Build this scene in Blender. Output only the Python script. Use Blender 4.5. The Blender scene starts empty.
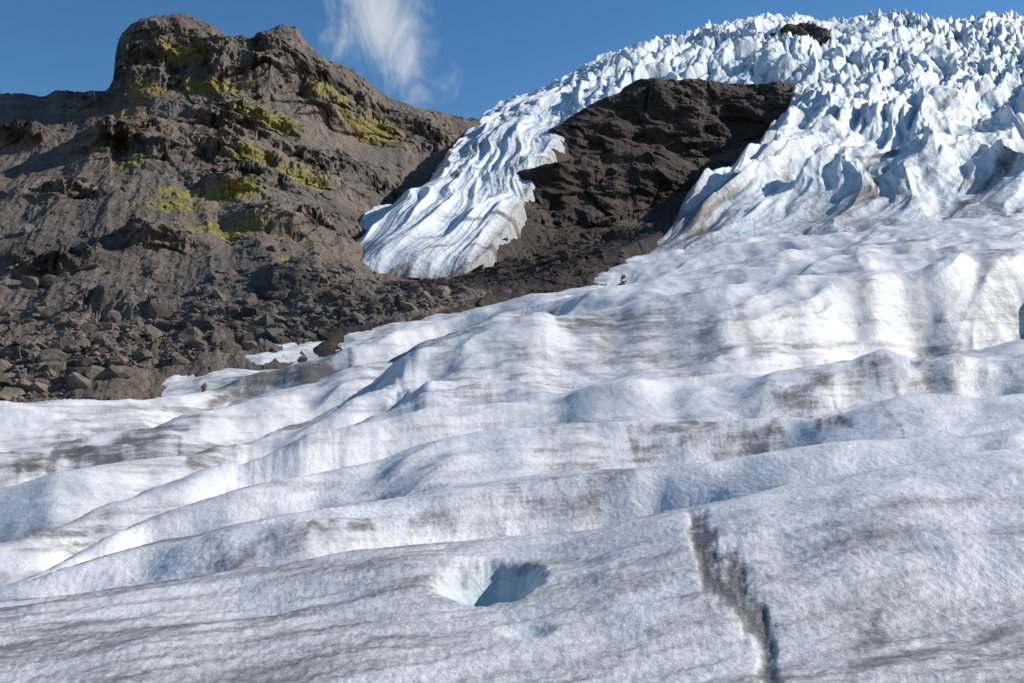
import bpy, math, numpy as np
from mathutils import Vector, noise as mnoise
rng=np.random.RandomState(7)
F=1000.0; CX=512.0; CY=341.5; P=math.radians(4.0)
SP,CP=math.sin(P),math.cos(P)
def tanel(v):
    b=(CY-np.asarray(v,float))/F
    return (SP+b*CP)/(CP-b*SP)
# ---------- noise ----------
_perm=np.random.RandomState(3).permutation(256); _perm=np.concatenate([_perm,_perm])
_ang=np.random.RandomState(4).rand(256)*2*np.pi; _gx=np.cos(_ang); _gy=np.sin(_ang)
_r1=np.random.RandomState(5).rand(256); _r2=np.random.RandomState(6).rand(256); _r3=np.random.RandomState(8).rand(256)
def perlin(x,y,seed=0):
    x=x+seed*17.31; y=y-seed*9.77
    xf=np.floor(x); yf=np.floor(y); xi=xf.astype(np.int64)&255; yi=yf.astype(np.int64)&255
    fx=x-xf; fy=y-yf
    ux=fx*fx*fx*(fx*(fx*6-15)+10); uy=fy*fy*fy*(fy*(fy*6-15)+10)
    def g(ix,iy,dx,dy):
        h=_perm[_perm[ix&255]+(iy&255)]
        return _gx[h]*dx+_gy[h]*dy
    a=g(xi,yi,fx,fy); b=g(xi+1,yi,fx-1,fy); c=g(xi,yi+1,fx,fy-1); d=g(xi+1,yi+1,fx-1,fy-1)
    return ((a+(b-a)*ux)*(1-uy)+(c+(d-c)*ux)*uy)*1.4
def fbm(x,y,o=4,gain=.5,seed=0,ridged=False,lac=2.03):
    s=0;a=1;t=0
    for i in range(o):
        n=perlin(x,y,seed+i*3)
        if ridged: n=1-2*np.abs(n)
        s=s+a*n;t+=a;a*=gain;x=x*lac+3.1;y=y*lac-1.7
    return s/t
def worley(x,y,seed=0):
    x=x+seed*13.7;y=y+seed*5.3
    xf=np.floor(x);yf=np.floor(y)
    f1=np.full(x.shape,9.);f2=np.full(x.shape,9.);cid=np.zeros(x.shape)
    for i in (-1,0,1):
        for j in (-1,0,1):
            cx=xf+i;cy=yf+j
            h=_perm[_perm[cx.astype(np.int64)&255]+(cy.astype(np.int64)&255)]
            d=np.hypot(cx+_r1[h]-x,cy+_r2[h]-y)
            n=d<f1
            f2=np.where(n,f1,np.minimum(f2,d)); cid=np.where(n,_r3[h],cid); f1=np.where(n,d,f1)
    return f1,f2,cid
def sstep(a,b,x):
    t=np.clip((x-a)/(b-a),0,1); return t*t*(3-2*t)
# ---------- pchip ----------
def pslopes(x,y):
    h=np.diff(x);d=np.diff(y)/h;m=np.zeros(len(x));m[0]=d[0];m[-1]=d[-1]
    for i in range(1,len(x)-1):
        if d[i-1]*d[i]>0:
            w1=2*h[i]+h[i-1];w2=h[i]+2*h[i-1]; m[i]=(w1+w2)/(w1/d[i-1]+w2/d[i])
    return m
def pchip(x,xp,yp):
    m=pslopes(xp,yp); i=np.clip(np.searchsorted(xp,x)-1,0,len(xp)-2)
    x=np.clip(x,xp[0],xp[-1]); h=xp[i+1]-xp[i];t=(x-xp[i])/h
    return (2*t**3-3*t**2+1)*yp[i]+(t**3-2*t**2+t)*h*m[i]+(-2*t**3+3*t**2)*yp[i+1]+(t**3-t**2)*h*m[i+1]
class Line:
    def __init__(s,U,V,Y,UY=None,dy=0,dz=0):
        s.U=np.array(U,float);s.V=np.array(V,float);s.Y=np.array(Y,float)
        s.UY=s.U if UY is None else np.array(UY,float);s.dy=dy;s.dz=dz
    def ev(s,k):
        u=CX+F*k*CP
        for _ in range(3):
            v=pchip(u,s.U,s.V); b=(CY-v)/F; u=CX+F*k*(CP-b*SP)
        Y=pchip(u,s.UY,s.Y); return Y+s.dy,Y*tanel(v)+s.dz
class Mid:
    """trough between two crest lines: fraction t along, dropped by depth(m)"""
    def __init__(s,a,b,t,dep): s.a=a;s.b=b;s.t=t;s.dep=dep
    def ev(s,k):
        ya,za=s.a.ev(k);yb,zb=s.b.ev(k); u=CX+F*k
        t=s.t+.15*np.sin(u/95.+s.t*50+s.dep[1][0]*9)+.04*np.sin(u/37.+s.dep[1][1]*7)
        y=ya+(yb-ya)*t
        d=pchip(u,np.array(s.dep[0],float),np.array(s.dep[1],float))
        return y, za*(y/ya)*1.0-d
class Surf:
    def __init__(s,lines,z0=None): s.lines=lines; s.z0=z0
    def ctrl(s,k):
        k=np.atleast_1d(k); Ys=[];Zs=[]
        if s.z0 is not None:
            for (y,z) in s.z0: Ys.append(np.full(len(k),float(y)));Zs.append(z+0*k)
        for l in s.lines:
            y,z=l.ev(k);Ys.append(y);Zs.append(z)
        return np.array(Ys),np.array(Zs)
    def zat(s,k,YG):
        Yc,Zc=s.ctrl(k);o=np.zeros(YG.shape)
        for j in range(len(k)): o[:,j]=pchip(YG[:,j],Yc[:,j],Zc[:,j])
        return o
    def grid(s,k,Y0,Y1,n,g=.15):
        Yc,Zc=s.ctrl(k); YG=np.zeros((n,len(k)));ZG=np.zeros((n,len(k)))
        yd=np.exp(np.linspace(math.log(Y0),math.log(Y1),1500))
        tt=np.linspace(0,1,n); W=[]
        for j in range(len(k)):
            zd=pchip(yd,Yc[:,j],Zc[:,j])
            ds=np.hypot(np.diff(np.log(yd))*g,np.diff(zd)/yd[1:]); W.append(ds)
        W=np.array(W)
        pad=np.pad(W,((20,20),(0,0)),mode='edge')
        cs=np.cumsum(np.vstack([np.zeros((1,W.shape[1])),pad]),0); W=(cs[41:]-cs[:-41])/41
        for j in range(len(k)):
            c=np.concatenate([[0],np.cumsum(W[j])]);c/=c[-1]
            YG[:,j]=np.interp(tt,c,yd); ZG[:,j]=pchip(YG[:,j],Yc[:,j],Zc[:,j])
        return YG,ZG
    def hit(s,u,v,ymax=800,ymin=5):
        T=float(tanel(v)); b=(CY-v)/F; k=(u-CX)/F/(CP-b*SP)
        Yc,Zc=s.ctrl(np.array([k]))
        yd=np.exp(np.linspace(math.log(ymin),math.log(ymax),3000)); zd=pchip(yd,Yc[:,0],Zc[:,0])
        w=np.where(zd/yd>=T)[0]
        i=w[0] if len(w) else int(np.argmax(zd/yd))
        return k,yd[i],zd[i]
def polydist(X,Y,pts,closed=False):
    pts=np.array(pts); n=len(pts); best=np.full(X.shape,1e9); inside=np.zeros(X.shape,bool)
    for i in range(n if closed else n-1):
        ax,ay=pts[i];bx,by=pts[(i+1)%n];dx,dy=bx-ax,by-ay
        t=np.clip(((X-ax)*dx+(Y-ay)*dy)/(dx*dx+dy*dy+1e-9),0,1)
        best=np.minimum(best,np.hypot(X-ax-t*dx,Y-ay-t*dy))
        if closed:
            c=((ay>Y)!=(by>Y)); xi=ax+(Y-ay)*dx/(dy if abs(dy)>1e-9 else 1e-9); inside^=(c&(X<xi))
    if closed: best=np.where(inside,best,-best)
    return best
def mksheet(name,X,Y,Z,attrs,mat,smooth=True):
    nr,nc=X.shape; me=bpy.data.meshes.new(name)
    me.vertices.add(nr*nc); me.vertices.foreach_set("co",np.stack([X,Y,Z],-1).astype(np.float32).ravel())
    idx=np.arange(nr*nc).reshape(nr,nc)
    q=np.stack([idx[:-1,:-1],idx[:-1,1:],idx[1:,1:],idx[1:,:-1]],-1).reshape(-1,4)
    nf=len(q); me.loops.add(nf*4); me.polygons.add(nf)
    me.loops.foreach_set("vertex_index",q.astype(np.int32).ravel())
    me.polygons.foreach_set("loop_start",np.arange(0,nf*4,4,dtype=np.int32))
    me.update(calc_edges=True)
    me.polygons.foreach_set("use_smooth",np.full(nf,smooth))
    for a,val in attrs.items():
        at=me.attributes.new(a,'FLOAT','POINT'); at.data.foreach_set("value",val.astype(np.float32).ravel())
    me.materials.append(mat); ob=bpy.data.objects.new(name,me); bpy.context.collection.objects.link(ob); return ob
def lap(Z,r):
    def box(A,ax):
        pad=[(0,0),(0,0)];pad[ax]=(r,r);B=np.pad(A,pad,mode='edge');c=np.cumsum(B,ax)
        z=np.zeros_like(np.take(c,[0],ax));c=np.concatenate([z,c],ax);n=2*r+1
        return (np.take(c,range(n,c.shape[ax]),ax)-np.take(c,range(0,c.shape[ax]-n),ax))/n
    return Z-box(box(Z,0),1)
# ---------- materials ----------
class NT:
    def __init__(s,name):
        s.m=bpy.data.materials.new(name);s.m.use_nodes=True;s.t=s.m.node_tree;s.n=s.t.nodes;s.l=s.t.links
        s.b=s.n["Principled BSDF"]; s.tc=s.n.new("ShaderNodeTexCoord").outputs["Object"]
    def noise(s,scale,detail=4,rough=.55,vec=None,typ='FBM',dist=0):
        n=s.n.new("ShaderNodeTexNoise");n.inputs["Scale"].default_value=scale;n.inputs["Detail"].default_value=detail
        n.inputs["Roughness"].default_value=rough;n.inputs["Distortion"].default_value=dist
        s.l.new(vec or s.tc,n.inputs["Vector"]);return n.outputs[0]
    def vor(s,scale,vec=None,feat='F1'):
        n=s.n.new("ShaderNodeTexVoronoi");n.feature=feat;n.inputs["Scale"].default_value=scale
        s.l.new(vec or s.tc,n.inputs["Vector"]);return n
    def mapv(s,scale,rot=(0,0,0)):
        # rotate the world axes first, then stretch along the flow direction
        n=s.n.new("ShaderNodeMapping");n.inputs["Rotation"].default_value=rot
        s.l.new(s.tc,n.inputs["Vector"])
        n2=s.n.new("ShaderNodeMapping");n2.inputs["Scale"].default_value=scale
        s.l.new(n.outputs[0],n2.inputs["Vector"]);return n2.outputs[0]
    def ramp(s,x,a,b,lo=0.,hi=1.):
        n=s.n.new("ShaderNodeMapRange");n.interpolation_type='SMOOTHSTEP'
        s.l.new(x,n.inputs[0]);n.inputs[1].default_value=a;n.inputs[2].default_value=b;n.inputs[3].default_value=lo;n.inputs[4].default_value=hi
        return n.outputs[0]
    def math(s,op,a,b=None):
        n=s.n.new("ShaderNodeMath");n.operation=op
        for i,x in enumerate((a,b)):
            if x is None: continue
            if isinstance(x,(int,float)): n.inputs[i].default_value=x
            else: s.l.new(x,n.inputs[i])
        return n.outputs[0]
    def attr(s,name):
        n=s.n.new("ShaderNodeAttribute");n.attribute_name=name;return n.outputs["Fac"]
    def mix(s,f,a,b):
        n=s.n.new("ShaderNodeMix");n.data_type='RGBA'
        for i,x in ((0,f),(6,a),(7,b)):
            if isinstance(x,(int,float)): n.inputs[i].default_value=x
            elif isinstance(x,tuple): n.inputs[i].default_value=(*x,1)
            else: s.l.new(x,n.inputs[i])
        return n.outputs[2]
    def bump(s,h,st,dist,prev=None):
        n=s.n.new("ShaderNodeBump");n.inputs["Strength"].default_value=st;n.inputs["Distance"].default_value=dist
        s.l.new(h,n.inputs["Height"])
        if prev is not None: s.l.new(prev,n.inputs["Normal"])
        return n.outputs[0]
    def done(s,col,nrm,rough=.7,spec=.3):
        s.l.new(col,s.b.inputs["Base Color"])
        if nrm is not None: s.l.new(nrm,s.b.inputs["Normal"])
        s.b.inputs["Roughness"].default_value=rough;s.b.inputs["Specular IOR Level"].default_value=spec;return s.m
FLOWROT=math.radians(30)
def mat_glacier():
    t=NT("glacier_ice"); d=t.attr("dirt"); bl=t.attr("blue")
    med=t.noise(1.1,6,.6); fine=t.noise(8,5,.7); grain=t.noise(34,3,.7)
    strv=t.mapv((.22,1.1,1.8),(0,0,-FLOWROT)); stre=t.noise(1.,9,.72,vec=strv)
    base=t.mix(t.ramp(med,.3,.7),(.74,.74,.74),(.86,.858,.855))
    base=t.mix(t.ramp(fine,.36,.58,.32,0),base,(.42,.42,.43))
    base=t.mix(bl,base,(.20,.46,.53))  # cyan pit ice, set darker to paint shade into the hollow
    sp=t.ramp(fine,.38,.64); sp2=t.ramp(grain,.42,.62); sp3=t.ramp(stre,.38,.62)
    x=t.math('ADD',t.math('MULTIPLY',sp,.38),t.math('ADD',t.math('MULTIPLY',sp2,.25),t.math('MULTIPLY',sp3,.64)))
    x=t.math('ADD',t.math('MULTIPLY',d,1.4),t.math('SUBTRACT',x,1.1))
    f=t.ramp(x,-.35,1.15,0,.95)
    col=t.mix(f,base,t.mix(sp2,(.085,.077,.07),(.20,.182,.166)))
    n=t.bump(med,.26,.2); n=t.bump(fine,.55,.05,n); n=t.bump(grain,.6,.016,n)
    return t.done(col,n,.5,.45)
def mat_icefall():
    t=NT("icefall_ice"); d=t.attr("dirt"); bl=t.attr("blue")
    med=t.noise(.35,6,.6); fine=t.noise(1.6,5,.7)
    base=t.mix(t.ramp(med,.3,.7),(.66,.69,.71),(.82,.835,.84))
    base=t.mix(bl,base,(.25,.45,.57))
    x=t.math('ADD',t.math('MULTIPLY',d,1.4),t.math('SUBTRACT',fine,1.0))
    col=t.mix(t.ramp(x,-.3,.5),base,(.15,.13,.115))
    n=t.bump(med,.5,1.0); n=t.bump(fine,.5,.25,n)
    return t.done(col,n,.6,.3)
def mat_rock(name,c1,c2,c3,moss=True,strength=1.,grey=None):
    t=NT(name)
    big=t.noise(.035,6,.65); med=t.noise(.25,8,.7,dist=.6); fine=t.noise(1.6,6,.7)
    col=t.mix(t.ramp(big,.38,.62),c1,c2)
    if grey: col=t.mix(t.ramp(t.noise(.018,7,.7,dist=.8),.46,.62),col,grey)
    col=t.mix(t.ramp(med,.42,.68,0,.85),col,c3)
    col=t.mix(t.ramp(fine,.55,.42,0,.5),col,tuple(.4*c for c in c1))
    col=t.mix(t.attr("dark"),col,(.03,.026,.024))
    if moss:
        mn=t.math('MULTIPLY',t.math('SUBTRACT',t.noise(.34,9,.85),.5),2.1)
        m=t.math('ADD',t.attr("moss"),t.math('SUBTRACT',mn,.46))
        col=t.mix(t.ramp(m,-.1,.26,0,.86),col,t.mix(t.ramp(fine,.35,.65),(.18,.155,.045),(.44,.37,.08)))
    v=t.vor(.5,feat='F1').outputs[0]
    n=t.bump(med,.8*strength,2.0); n=t.bump(v,.3*strength,.7,n); n=t.bump(fine,.8*strength,.35,n)
    return t.done(col,n,.9,.15)
M_gl=mat_glacier();M_if=mat_icefall()
M_hill=mat_rock("hill_rock",(.235,.198,.168),(.30,.225,.172),(.145,.123,.107),grey=(.16,.148,.138))
M_out=mat_rock("outcrop_basalt",(.10,.078,.067),(.19,.142,.113),(.055,.045,.041),False,.8)
M_bould=mat_rock("boulder_rock",(.19,.16,.136),(.26,.205,.16),(.10,.086,.076),False,.5)
# ---------- GLACIER ----------
U=[-300,0,128,256,384,512,640,768,896,1024,1324]
C1=Line(U,[640,605,588,568,552,540,518,492,474,460,450],[16,17,17.5,18,18,18.5,19,19,19.5,20,20])
C1b=Line(U,[634,598,563,526,503,489,478,462,446,432,422],[19.5,21,22.5,24,25.5,27,28,28,28.5,29,29])
C2=Line(U,[625,590,538,490,460,438,431,427,412,400,388],[23,25,28,31,34,36,37,37,37,38,38])
C2b=Line(U,[575,547,504,462,422,404,391,384,371,355,345],[28,31,36,41,45,48,50,51,52,53,54])
C3=Line([-300,0,60,150,240,310,350,395,440,512,640,768,896,1024,1324],[520,499,482,463,440,418,399,374,357,336,303,290,272,254,240],
      [40,42,46,52,58,66,72,75,78,80,80],U)
C3b=Line(U,[470,450,436,408,360,319,290,273,260,247,236],[50,56,63,71,80,87,92,94,97,99,99])
C4=Line(U,[430,416,408,384,346,307,280,260,250,242,232],[60,70,78,86,92,100,108,112,115,118,118])
C5=Line(U,[402,396,368,342,320,295,262,240,228,219,210],[100,110,120,130,140,150,160,165,170,170,170])
DU=[-100,130,300,450,600,700,850,1024]
gl=Surf([
 Line(U,[700]*11,[10]*11),
 C1,Mid(C1,C1b,.58,(DU,[.45,.4,.5,.75,1.0,1.2,1.1,.9])),
 C1b,Mid(C1b,C2,.56,(DU,[.4,.7,.8,.15,.0,.1,.2,.5])),
 C2,Mid(C2,C2b,.56,(DU,[.8,1.1,1.4,1.6,1.6,1.4,1.1,.5])),
 C2b,Mid(C2b,C3,.54,(DU,[.9,1.3,.7,-.1,-.2,.0,.8,.9])),
 C3,Mid(C3,C3b,.56,(DU,[1.4,1.8,2.0,1.3,1.4,1.8,1.3,.4])),
 C3b,Mid(C3b,C4,.55,(DU,[.9,1.2,1.4,1.3,.4,.5,1.4,1.0])),
 C4,Mid(C4,C5,.42,(DU,[2.,2.6,3.,3.,3.4,3.6,2.6,2.0])),
 C5,
 Line(U,[419,413,385,358,336,311,278,253,240,231,222],[120,130,140,150,160,175,195,200,205,205,205]),
],z0=[(1,-3.3),(5,-3.1)])
k=np.linspace(-.85,.8,1350); YG,ZG=gl.grid(k,2.5,200,1250,.13); K=np.repeat(k[None],YG.shape[0],0); XG=K*YG
c,s_=math.cos(FLOWROT),math.sin(FLOWROT)
A=XG*c+YG*s_; B=-XG*s_+YG*c
wx=fbm(XG/14,YG/14,3,seed=1)*4; wy=fbm(XG/14,YG/14,3,seed=2)*4
far=sstep(22,60,YG); edge=1-.75*sstep(120,150,YG)*sstep(.12,.0,K)
# let the ridges wander and fade instead of running as even steps
warp=1+.038*fbm(K*6.5,np.log(YG)*2.4,3,.5,seed=9)*sstep(10,16,YG)*(1-sstep(100,135,YG))
Zw=gl.zat(k,YG*warp)/warp
Z=Zw
bigr=fbm((A+wx)/34,(B+wy)/8.5,2,.35,seed=11,ridged=True)
Z=Z+edge*(.2+.8*far)*1.3*(bigr-.35)*sstep(8,20,YG)
mr_=fbm((A+wx)/22,(B+wy)/3.8,2,.35,seed=15,ridged=True)
Z+=edge*(.32+.5*far)*.5*(mr_-.2)
Z+=.32*fbm(XG/6,YG/5.5,3,.45,seed=17)*(.6+far)
sr=fbm((A+wx*.6)/6,(B+wy*.6)/1.3,3,.4,seed=18,ridged=True)
Z+=.045*sr
Z+=.07*fbm((A+wx*.3)/3.2,(B+wy*.3)/1.6,4,.4,seed=21)*(1+.6*far)
Z+=.025*fbm(XG/2.,YG/1.2,4,.5,seed=25,ridged=True)*(1+far)
Z+=.02*fbm(XG/.5,YG/.4,4,.6,seed=31)
Z+=.014*fbm(XG/.13,YG/.13,2,.6,seed=35)*(1-far)
def gpts(pl,step=12):
    out=[]
    for (a,b),(c2,d) in zip(pl[:-1],pl[1:]):
        n=max(1,int(math.hypot(c2-a,d-b)/step))
        for i in range(n): out.append((a+(c2-a)*i/n,b+(d-b)*i/n))
    out.append(pl[-1]); r=[]
    for u,v in out:
        kk,yy,_=gl.hit(u,v,220); r.append((kk,math.log(yy)*.14))
    return r
LK=np.log(YG)*.14
# height-aware lateral coordinate so streaks wrap round steep faces as level bands
HB=B*.35+Z*1.6
wk=.012*fbm(XG/YG*30,LK*50,4,seed=41)
brk=np.clip(.85+.9*fbm((A+wx)/14,(HB+wy*.4)/1.6,5,.6,seed=43),.15,1.4)*np.clip(.85+1.0*fbm(A/2.4,HB/1.,5,.68,seed=44),.15,1.3)
def gband(pl,w,wob=1.,rag=False):
    pts=gpts(pl); pa=np.array(pts); r=w/F*3.2+.012
    m=(K>pa[:,0].min()-r)&(K<pa[:,0].max()+r)&(LK>pa[:,1].min()-r)&(LK<pa[:,1].max()+r)
    out=np.zeros(K.shape); d=polydist(K[m]+wob*wk[m],LK[m]+wob*wk[m],pts); out[m]=np.exp(-(d/(w/F))**2)
    return out*brk if rag else out
dirt=np.zeros(Z.shape)
st=fbm((A+wx)/45,(HB+wy*.4)/1.9,5,.55,seed=51)
st2=fbm((A+wx)/16,(HB+wy*.4)/.8,5,.6,seed=55)
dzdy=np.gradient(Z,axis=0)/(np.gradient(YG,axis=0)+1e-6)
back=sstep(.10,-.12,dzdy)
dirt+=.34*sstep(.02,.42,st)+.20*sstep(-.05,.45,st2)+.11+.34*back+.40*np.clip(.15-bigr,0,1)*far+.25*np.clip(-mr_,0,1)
dirt+=.36*(1-sstep(12,20,YG))
uu=CX+F*K[0]
Yq=YG*warp
CC=[C1,C1b,C2,C2b,C3,C3b,C4,C5]
for i,(C,a,w) in enumerate([(C1,.55,.03),(C1b,.4,.03),(C2,.75,.03),(C2b,.4,.03),(C3,.65,.03),(C3b,.45,.03),(C4,.65,.03),(C5,.2,.03)]):
    yc,_=C.ev(k)
    wob=.05*fbm(K*9,LK*4,4,seed=45+i)
    mod=np.clip(.55+1.2*fbm(K*5+yc.mean(),LK*3,3,seed=46)+.4*sstep(600,100,uu)[None],0.05,1.35)
    t=(Yq-yc[None])/yc[None]
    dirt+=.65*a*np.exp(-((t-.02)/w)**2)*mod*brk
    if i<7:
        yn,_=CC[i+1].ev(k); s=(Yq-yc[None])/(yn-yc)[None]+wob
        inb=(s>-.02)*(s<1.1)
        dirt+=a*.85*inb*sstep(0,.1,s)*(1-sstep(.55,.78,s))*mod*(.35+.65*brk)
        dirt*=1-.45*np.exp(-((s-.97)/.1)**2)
CRV=[(696,520),(702,548),(715,576),(738,597),(757,630),(766,660),(770,695)]
for pl,w,a in [
 ([(0,478),(60,468),(150,442),(250,405),(330,380),(420,350),(560,322),(700,300)],5,.6),
 ([(20,468),(140,456),(250,456)],5,.5),
 ([(60,440),(160,430),(250,395),(350,365)],5,.45),
 ([(200,566),(300,556),(380,545),(440,530),(520,522),(600,505)],4,.6),
 ([(0,570),(60,548),(100,540)],6,.4),
 ([(540,438),(620,433),(700,438),(850,434)],3.5,.8),
 ([(560,468),(600,474),(630,486),(600,494)],9,.5),
 ([(872,402),(890,430),(912,458)],3,.5),
 (CRV,7,1.15),  # darkens the crevice in colour; its groove is shallow
 ([(850,664),(940,658),(1024,662)],10,.5),
 ([(380,330),(440,322),(520,300),(600,285)],4,.5),
 ([(600,345),(760,352),(1024,345)],4,.4),
 ([(840,262),(940,255),(1024,262)],4,.4),
 ([(980,300),(1024,318)],6,.35),
 ([(430,392),(600,380),(800,392),(1024,375)],5,.35),
 ([(780,408),(850,400),(960,402)],5,.45),
 ]:
    dirt+=a*1.05*gband(pl,w,1.4,True)
blue=np.zeros(Z.shape)
def pit(u,v,rx,ry,dep,bl,off=0,s=.45):
    kk,yy,zz=gl.hit(u,v,220); x0=kk*yy;y0=yy+off
    dd=np.hypot((XG-x0)/rx,(YG-y0)/ry)+.14*fbm(XG/.5,YG/.5,3,seed=61)
    m=1-sstep(s,1.0,dd); return m,dep,bl,zz
for a in [(488,590,.92,1.7,.9,.95,.7,.3),(526,638,.42,.45,.10,.3,0,.1)]:
    m,dep,bl,zz=pit(*a); Z-=m*dep; blue=np.maximum(blue,m*bl); dirt*=(1-.8*m*(bl>.2))
cr=gband(CRV,9,1.0); Z-=cr*.07
Z-=gband([(250,462),(300,440),(345,418),(385,398)],28)*.6
Z+=gband([(420,385),(520,352)],28)*.7
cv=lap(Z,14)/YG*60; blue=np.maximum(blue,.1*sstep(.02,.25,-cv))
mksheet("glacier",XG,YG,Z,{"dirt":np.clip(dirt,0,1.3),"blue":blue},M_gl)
# ---------- ICEFALL ----------
UI=[300,345,400,450,500,560,640,768,896,1024,1324]
UC=[300,345,400,440,470,500,540,580,620,650,680,710,740,770,800,825,850,880,905,930,960,990,1024,1324]
VC=[230,222,178,148,124,108,94,78,62,54,47,39,32,27,26,33,33,25,22,28,31,27,27,24]
VI0=[330,325,318,306,292,278,264,248,238,230,222];YI0=[130,135,140,145,150,155,158,160,163,165,165]
ice=Surf([
 Line(UI,VI0,YI0,dy=-40,dz=-26),
 Line(UI,VI0,YI0,dz=-1),
 Line(UI,[270,266,257,246,226,206,192,180,174,170,166],[170,172,178,185,195,205,210,215,225,230,235]),
 Line(UI,[238,230,195,170,142,125,108,98,92,90,88],[205,210,232,255,280,300,315,325,335,340,340]),
 Line(UC,VC,[225,230,265,300,400,440,480,500,520,530,530],UI),
 Line(UI,[245,240,205,165,125,105,75,50,45,45,45],[260,270,320,360,480,520,580,620,640,650,650]),
])
icepoly=[(345,264),(341,245),(358,217),(400,187),(440,157),(466,130),(476,116)]
lower=[(600,258),(620,246),(660,219),(700,193),(740,161),(770,135),(788,112),(797,90),(770,82),(740,87),(700,84),(650,89),(600,105),(564,127),(546,155),(520,187),(508,212),(472,247),(440,257),(380,262)]
wp=[]
for u,v in icepoly:
    kk,yy,_=ice.hit(u,v,700,120); wp.append((kk*yy,yy))
kk=(470-CX)/F; wp+=[(kk*460,460),(kk*760-10,760),(1.2*760,760),(1.2*80,80),(.11*80,80)]
rockside=[]
for u,v in lower:
    kk,yy,_=ice.hit(u,v,700,120); wp.append((kk*yy,yy)); rockside.append((kk*yy,yy))
k=np.linspace(-.2,.85,1250); YG,ZG=ice.grid(k,105,640,1150,.10); K=np.repeat(k[None],YG.shape[0],0); XG=K*YG
sd=polydist(XG,YG,wp,True)+2.0*fbm(XG/14,YG/14,4,seed=71)
rd=polydist(XG,YG,rockside)
up=sstep(250,400,YG); low=1-sstep(165,215,YG); mid=1-low
tongue=1-sstep(-5,25,XG-.05*YG)
def fins(rdeg,tg):
    r=math.radians(rdeg); c,s_=math.cos(r),math.sin(r)
    A=XG*c+YG*s_; B=-XG*s_+YG*c
    wx=fbm(XG/60,YG/60,3,seed=72)*16; wy=fbm(XG/60,YG/60,3,seed=73)*(9 if tg else 14)
    f0=fbm((A+wx)/75,(B+wy)/(9.5 if tg else 13),2,.4,seed=75,ridged=True)
    f1_=fbm((A+wx)/(40 if tg else 26),(B+wy)/(3.2 if tg else 5.2),3,.45,seed=76,ridged=True)
    w1=worley((A+wx)/16,(B+wy)/6,seed=2)
    return f0,f1_,w1,A+wx,B+wy
fa=fins(54,False);fb=fins(80,True)
def tm(i): return fa[i]*(1-tongue)+fb[i]*tongue
fin=tm(0);fin2=tm(1);f1,f2,cid=[fa[2][i]*(1-tongue)+fb[2][i]*tongue for i in range(3)]
A,B=fa[3],fa[4]
g1,g2,cid2=worley(A/5.5,B/3.8,seed=5)
crack=1-sstep(0,.3,f2-f1); crack2=1-sstep(0,.4,g2-g1)
finp=np.sign(fin)*np.abs(fin)**1.3
am=(.22+.78*mid)*(1-.45*tongue)
Z=ZG+am*(8.5*(1-.35*tongue)*(finp-.15)+2.5*(1-.25*tongue)*fin2+ (.6+2.4*up)*(cid-.5)*(1-.6*tongue) -(.7+1.5*up)*crack*(1-.6*tongue) - (.2+.6*up)*crack2*(1-.5*tongue) + (.25+1.0*up)*(cid2-.5)*(1-.5*tongue))
Z+=am*(.2+.15*up)*fbm(XG/4,YG/4,4,.5,seed=77,ridged=True)
Z+=10*fbm(XG/80,YG/80,3,seed=79)*mid*(1-up)*(1-tongue)
Z-=4*np.exp(-np.clip(sd,0,99)/5)*(sd>0)+ (sd<=0)*(4+40*sstep(0,8,-sd))
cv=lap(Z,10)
blue=np.clip(1.1*sstep(-.1,1.9,-cv)+.10*up+.10,0,1)  # blue crevasse ice, strengthened to paint shade into the hollows
dirt=.12+.5*sstep(.05,.45,fbm(A/40,B/5,5,.6,seed=81))*(1-.8*up)+.35*np.exp(-np.clip(sd,0,99)/1.8)*(1-up)*(rd<20)+.5*low*(fbm(XG/12,YG/12,4,seed=83)+.5)*(1-.6*tongue)+.25*np.clip(-fin,0,1)*(1-up)
YD=YG-.5*fbm(XG/6,Z/6,4,.5,seed=85)*mid
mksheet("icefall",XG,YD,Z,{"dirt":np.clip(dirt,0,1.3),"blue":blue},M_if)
# ---------- ROCK OUTCROP + moraine ----------
UR=[300,345,400,450,510,560,600,650,700,750,800,850]
Y1=np.array([200,200,205,215,228,236,244,255,270,295,315,320.])
Y3=np.array([235,235,240,250,272,284,290,300,308,318,328,334.])
VR0=[337,330,320,310,297,280,268,256,250,246,242,240];YR0=[126,128,132,136,144,150,155,158,160,160,160,160]
rock=Surf([
 Line(UR,VR0,YR0,dy=-20,dz=-14),
 Line(UR,VR0,YR0),
 Line(UR,[275,272,268,262,232,230,226,212,190,160,130,125],Y1),
 Line(UR,[268,264,258,240,182,170,165,160,166,150,120,118],Y1+8),
 Line(UR,[262,256,248,225,180,170,166,162,158,142,113,112],Y3),
 Line(UR,[258,250,240,215,158,126,104,88,84,88,88,100],Y3+13),
 Line(UR,[265,258,248,225,172,142,120,106,100,104,104,116],Y3+60),
])
k=np.linspace(-.22,.36,900); YG,ZG=rock.grid(k,108,400,1050,.07); K=np.repeat(k[None],YG.shape[0],0); XG=K*YG
sd=polydist(XG,YG,wp,True)
zi=ice.zat(k,YG); tgt=zi-5-1.3*np.clip(-sd,0,999)
wgt=sstep(150,185,YG)*(1-sstep(300,330,YG)); w2=np.where(tgt>ZG,wgt,0); ZG=ZG+(tgt-ZG)*w2
steep=np.abs(np.gradient(ZG,axis=0))/(np.abs(np.gradient(YG,axis=0))+1e-6)
cl=sstep(.45,1.3,steep); cl=np.maximum(cl,.25)
wx=fbm(XG/20,YG/20,3,seed=91)*5
hi=sstep(212,235,YG)
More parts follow.
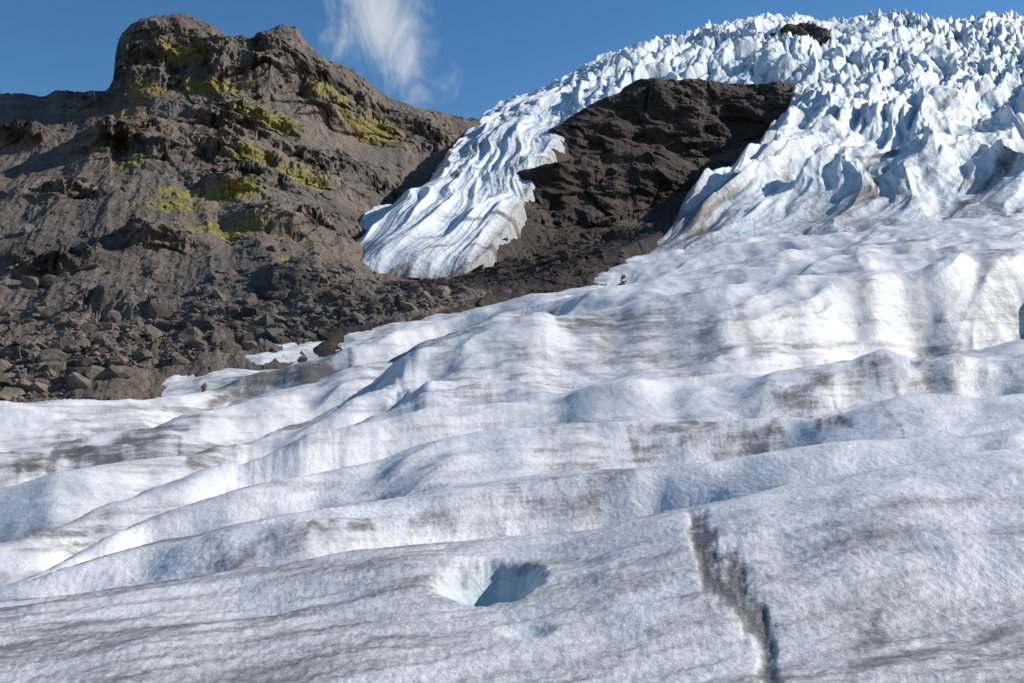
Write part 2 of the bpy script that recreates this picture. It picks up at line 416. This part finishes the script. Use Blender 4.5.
Z=ZG+2.*hi*fbm(XG/30,YG/30,3,.5,seed=90)+.7*fbm((XG+wx)/12,YG/12,5,.5,seed=92,ridged=True)+.35*fbm(XG/4,YG/4,4,.55,seed=95,ridged=True)+.5*(worley(XG/3,YG/3,3)[2]-.5)
f=(Z-.12*XG)/6+.35*fbm(XG/30,YG/30,2,seed=97); fr=f-np.floor(f); Z+=hi*6*.45*(sstep(.3,.7,fr)-fr)
q=fbm(XG/14,Z/14,3,seed=96)*5
a1,a2,ai=worley((XG+q)/15,(Z+q)/9,11); b1,b2,bi=worley((XG+q)/6,(Z+q)/3,13)
YD=YG-hi*(8*fbm(XG/26,Z/18,3,.5,seed=93)+ cl*(2.6*fbm(XG/14,Z/5,5,.5,seed=94,ridged=True)+3.0*(ai-.5)-.6*(1-sstep(0,.25,a2-a1))+1.2*(bi-.5)))
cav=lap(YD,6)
Z-=30*sstep(3,16,sd)
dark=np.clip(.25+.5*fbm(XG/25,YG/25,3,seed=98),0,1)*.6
dark=np.clip(dark+.25*sstep(.5,1.5,steep)*hi+.4*sstep(.1,1.0,cav)*hi+.25*(1-hi),0,1)  # shade painted into cracks; steep faces and moraine rock also darker
RX=XG*YD/YG
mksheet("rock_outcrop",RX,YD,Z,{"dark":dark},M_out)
RY,RZ=YD,Z; RS=sd
# small nunatak poking through the upper icefall
import bmesh
kk,yy,zz=ice.hit(803,45,700,120)
bm=bmesh.new();bmesh.ops.create_icosphere(bm,subdivisions=5,radius=1)
for v in bm.verts:
    p=Vector((v.co.x*13,v.co.y*9,v.co.z*7)); n=v.co.normalized()
    d=1.6*mnoise.fractal(p*.12,1.,2.,5)*2+1.2*(1-2*abs(mnoise.noise(p*.35)))+.6*mnoise.noise(p*.9)
    p+=n*d; v.co=Vector((kk*yy,yy+3,zz+2.5))+Vector((p.x,p.y,p.z+.12*p.x))
me=bpy.data.meshes.new("rock_outcrop.001");bm.to_mesh(me);bm.free()
at=me.attributes.new("dark",'FLOAT','POINT');at.data.foreach_set("value",np.full(len(me.vertices),.25,np.float32))
me.materials.append(M_out);bpy.context.collection.objects.link(bpy.data.objects.new("rock_outcrop.001",me))
# ---------- HILL ----------
UH=[-300,0,60,115,150,200,256,300,340,384,430,470,520,600]
UHC=[-300,-60,0,45,50,58,68,75,100,112,115,119,125,140,160,180,200,215,240,252,262,280,295,303,312,330,345,370,400,430,460,480,520,600]
VHC=[130,104,101,103,100,97,98,100,99,92,66,50,42,32,29,27,33,40,50,51,41,35,36,49,58,70,76,92,108,116,122,126,144,174]
YC=[245,240,240,236,237,241,250,260,275,295,312,325,340,350]
VH0=[408,399,386,370,360,346,336,329,323,317,310,304,298,292];YH0=[98,104,108,112,116,120,124,128,131,134,138,143,148,153]
hill=Surf([
 Line(UH,VH0,YH0,dy=-18,dz=-12),
 Line(UH,VH0,YH0),
 Line(UH,[340,325,312,300,292,284,278,278,280,286,290,290,285,275],[122,130,134,138,143,148,152,156,162,170,180,190,200,210]),
 Line(UH,[225,215,208,200,198,202,206,208,215,228,238,235,210,190],[165,170,174,178,182,188,192,200,214,238,258,270,290,300]),
 Line(UH,[155,147,135,122,112,112,118,128,142,158,168,165,165,160],[208,212,216,220,222,228,234,244,258,276,290,302,320,330]),
 Line(UHC,VHC,YC,UH),
 Line(UHC,[x+12 for x in VHC],[y+45 for y in YC],UH),
 Line(UH,[200]*14,[430]*14),
])
k=np.linspace(-.85,.02,1150); YG,ZG=hill.grid(k,82,400,1250,.08); K=np.repeat(k[None],YG.shape[0],0); XG=K*YG
def hmask(pts_r):
    o=np.zeros(XG.shape)
    for u,v,rx,ry in pts_r:
        kk,yy,zz=hill.hit(u,v,380,85); b=(yy/F*rx); e=(yy/F*ry)
        o=np.maximum(o,np.exp(-((XG-kk*yy)/b)**2-((ZG-zz)/e)**2-((YG-yy)/(e*4+4))**2*.3))
    return o
cliff=hmask([(160,70,55,45),(215,75,40,40),(270,75,50,40),(130,150,40,30),(200,165,60,25),(250,190,50,30),(340,110,60,35),(400,135,60,25),(90,110,25,14),(20,150,40,12),(300,230,50,25),(370,185,40,25),(110,320,60,14),(310,290,40,16),(240,130,60,40),(330,180,50,30),(160,250,40,16),(60,200,40,10),(50,270,50,10)])
cliff=np.clip(cliff*1.2,0,1)
wx=fbm(XG/25,YG/25,4,seed=101)*9; wy=fbm(XG/25,YG/25,4,seed=102)*9
Z=ZG+ (.3+.7*cliff)*3.2*fbm((XG+wx)/26,(YG+wy)/26,5,.5,seed=103,ridged=True)
Z+=(.2+.6*cliff)*1.6*fbm((XG+wx)/7,(YG+wy)/7,5,.6,seed=107,ridged=True)
f1,f2,cid=worley((XG+wx)/2.6,(YG+wy)/2.6,seed=12); Z+=(.3+.6*cliff)*1.1*(cid-.5)
f=(Z+.18*XG)/7+.5*fbm(XG/40,YG/40,2,seed=108); fr=f-np.floor(f); Z+=cliff*7*.5*(sstep(.3,.7,fr)-fr)
Z+=.22*fbm(XG/1.2,YG/1.2,4,.6,seed=109)
Z+=(1-cliff)*1.3*fbm((XG+.3*YG)/9,(YG)/60,4,.5,seed=110,ridged=True)
q=fbm(XG/18,Z/18,3,seed=120)*6
f1,f2,cid=worley((XG+q)/8,(Z+q)/6,seed=14); h1,h2,cid3=worley((XG+q)/3.4,(Z+q)/2.4,seed=17)
relief=cliff*(9*fbm((XG+q)/24,(Z+q)/22,4,.5,seed=121)+6.5*fbm((XG+q)/13,(Z+q)/12,5,.55,seed=122,ridged=True)+3.2*(cid-.5)+2.2*(cid3-.5))+(.2+.6*cliff)*2.2*fbm(XG/6,Z/5,5,.6,seed=125,ridged=True)
YD=YG-relief*sstep(125,160,YG)
moss=hmask([(145,98,36,16),(130,172,18,14),(190,205,44,14),(170,215,48,14),(290,267,28,8),(370,140,44,16),(220,240,60,16),(210,95,40,14),(265,130,44,18),(250,165,36,14),(290,185,44,16),(130,122,30,10),(240,205,28,14),(330,105,26,10),(180,60,34,12)])
dark=.75*(hmask([(15,150,30,8),(95,95,18,10),(60,92,10,5),(325,90,26,9),(60,260,70,20),(350,225,14,20),(300,300,60,12)]))*np.clip(.7+.8*fbm(XG/9,Z/9,4,seed=112),0,1)  # dark rock patches, plus painted shadows beside the knob and tongue gully
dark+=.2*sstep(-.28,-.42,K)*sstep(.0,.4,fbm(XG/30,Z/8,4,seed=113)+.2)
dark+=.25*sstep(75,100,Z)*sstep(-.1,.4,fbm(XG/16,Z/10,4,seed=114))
cvh=lap(YD,6); dark+=.6*sstep(.1,1.2,cvh)*cliff  # recessed gullies shaded in the colour for contrast
XH=XG*YD/YG
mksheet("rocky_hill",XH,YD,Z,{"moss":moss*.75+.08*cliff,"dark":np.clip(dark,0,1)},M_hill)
# ---------- BOULDERS ----------
def ico():
    bm=bmesh.new();bmesh.ops.create_icosphere(bm,subdivisions=2,radius=1)
    v=np.array([x.co[:] for x in bm.verts]);f=np.array([[q.index for q in p.verts] for p in bm.faces]);bm.free();return v,f
iv,iF=ico()
def boulders(name,pos,size,mat):
    V=[];Fc=[];o=0
    for p,s in zip(pos,size):
        v=iv.copy()
        for _ in range(7):
            d=rng.randn(3);d/=np.linalg.norm(d);h=rng.uniform(.3,.7);t=v@d; v=v-np.outer(np.clip(t-h,0,9),d)
        v*=1+.05*rng.randn(len(v),1)
        a=rng.rand()*6.28;R=np.array([[math.cos(a),-math.sin(a),0],[math.sin(a),math.cos(a),0],[0,0,1]])
        v=(v*np.array([1.2,rng.uniform(.7,1.1),rng.uniform(.6,1.)]))@R.T*s+p
        V.append(v);Fc.append(iF+o);o+=len(v)
    V=np.concatenate(V);Fc=np.concatenate(Fc);me=bpy.data.meshes.new(name);me.from_pydata(V.tolist(),[],Fc.tolist())
    at=me.attributes.new("dark",'FLOAT','POINT');at.data.foreach_set("value",np.repeat(rng.rand(len(pos))**3*.8,len(iv)).astype(np.float32))
    me.materials.append(mat);ob=bpy.data.objects.new(name,me);bpy.context.collection.objects.link(ob)
YB=np.interp(K[0]*F+CX,np.array(UH),np.array(YH0,float))
dens=np.exp(-np.clip(YG-YB-6,0,99)/10)*(YG>YB-4)*(K>-.62)*(K<-.05)+.03*(YG<230)*(K>-.5)*(YG>YB)
pr=dens.ravel()/dens.sum(); ids=rng.choice(len(pr),5000,p=pr)
pos=np.stack([XH.ravel()[ids],YD.ravel()[ids],Z.ravel()[ids]],-1)
boulders("moraine_boulders",pos,np.clip(.15+.18*rng.pareto(2.,len(ids)),.15,1.7),M_bould)
dens=((RS<0)&(RY<240)&(RY>150))*1.; pr=dens.ravel()/dens.sum(); ids=rng.choice(len(pr),2400,p=pr)
pos=np.stack([RX.ravel()[ids],RY.ravel()[ids],RZ.ravel()[ids]],-1)
boulders("scree_boulders",pos,np.clip(.2+.22*rng.pareto(2.2,len(ids)),.2,1.6),M_out)
# ---------- CAMERA / LIGHT / SKY ----------
cam=bpy.data.cameras.new("camera");cam.sensor_width=36;cam.lens=F/1024*36;cam.clip_start=.1;cam.clip_end=5000
co=bpy.data.objects.new("camera",cam);co.rotation_euler=(math.pi/2+P,0,0);bpy.context.collection.objects.link(co);bpy.context.scene.camera=co
EL=math.radians(33);AZ=math.radians(76)
sd_=Vector((math.sin(AZ)*math.cos(EL),math.cos(AZ)*math.cos(EL),math.sin(EL)))
L=bpy.data.lights.new("sun",'SUN');L.energy=5.0;L.angle=math.radians(.5);L.color=(1,.95,.88)
lo=bpy.data.objects.new("sun",L);lo.rotation_euler=sd_.to_track_quat('Z','Y').to_euler();bpy.context.collection.objects.link(lo)
w=bpy.data.worlds.new("World");bpy.context.scene.world=w;w.use_nodes=True;nt=w.node_tree;n=nt.nodes;l=nt.links
bg=n["Background"];sky=n.new("ShaderNodeTexSky");sky.sky_type='NISHITA';sky.sun_disc=False;sky.sun_elevation=EL;sky.sun_rotation=AZ
sky.altitude=300;sky.air_density=1.;sky.dust_density=.05;sky.ozone_density=3.
hs=n.new("ShaderNodeHueSaturation");hs.inputs["Saturation"].default_value=1.24;l.new(sky.outputs[0],hs.inputs["Color"])
bg.inputs[1].default_value=.11
tc=n.new("ShaderNodeTexCoord").outputs["Generated"]
sep=n.new("ShaderNodeSeparateXYZ");l.new(tc,sep.inputs[0])
def m(op,a,b=None,c=None):
    q=n.new("ShaderNodeMath");q.operation=op
    for i,x in enumerate((a,b,c)):
        if x is None: continue
        if isinstance(x,(int,float)): q.inputs[i].default_value=x
        else: l.new(x,q.inputs[i])
    return q.outputs[0]
sx=m('DIVIDE',sep.outputs[0],sep.outputs[1]); sz=m('DIVIDE',sep.outputs[2],sep.outputs[1])
no=n.new("ShaderNodeTexNoise");no.inputs["Scale"].default_value=14;no.inputs["Detail"].default_value=8;no.inputs["Roughness"].default_value=.62;no.inputs["Distortion"].default_value=.8
mp=n.new("ShaderNodeMapping");mp.inputs["Scale"].default_value=(1.6,1,.7);mp.inputs["Rotation"].default_value=(0,.5,0);l.new(tc,mp.inputs[0]);l.new(mp.outputs[0],no.inputs["Vector"])
dx=m('DIVIDE',m('ADD',m('SUBTRACT',sx,-.125),m('MULTIPLY',m('SUBTRACT',sz,.38),.25)),.066)
dz=m('DIVIDE',m('SUBTRACT',sz,.395),.085)
d=m('SQRT',m('ADD',m('MULTIPLY',dx,dx),m('MULTIPLY',dz,dz)))
dens=m('SUBTRACT',m('ADD',m('MULTIPLY',no.outputs[0],2.4),-.42),d)
mr=n.new("ShaderNodeMapRange");mr.interpolation_type='SMOOTHSTEP';l.new(dens,mr.inputs[0]);mr.inputs[1].default_value=-.3;mr.inputs[2].default_value=.9;mr.inputs[4].default_value=.8
front=m('GREATER_THAN',sep.outputs[1],0.05)
mx=n.new("ShaderNodeMix");mx.data_type='RGBA';l.new(m('MULTIPLY',mr.outputs[0],front),mx.inputs[0]);l.new(hs.outputs[0],mx.inputs[6]);mx.inputs[7].default_value=(6.4,6.7,7.1,1)
l.new(mx.outputs[2],bg.inputs[0])
sc=bpy.context.scene;sc.view_settings.view_transform='Standard';sc.view_settings.look='None';sc.view_settings.exposure=0
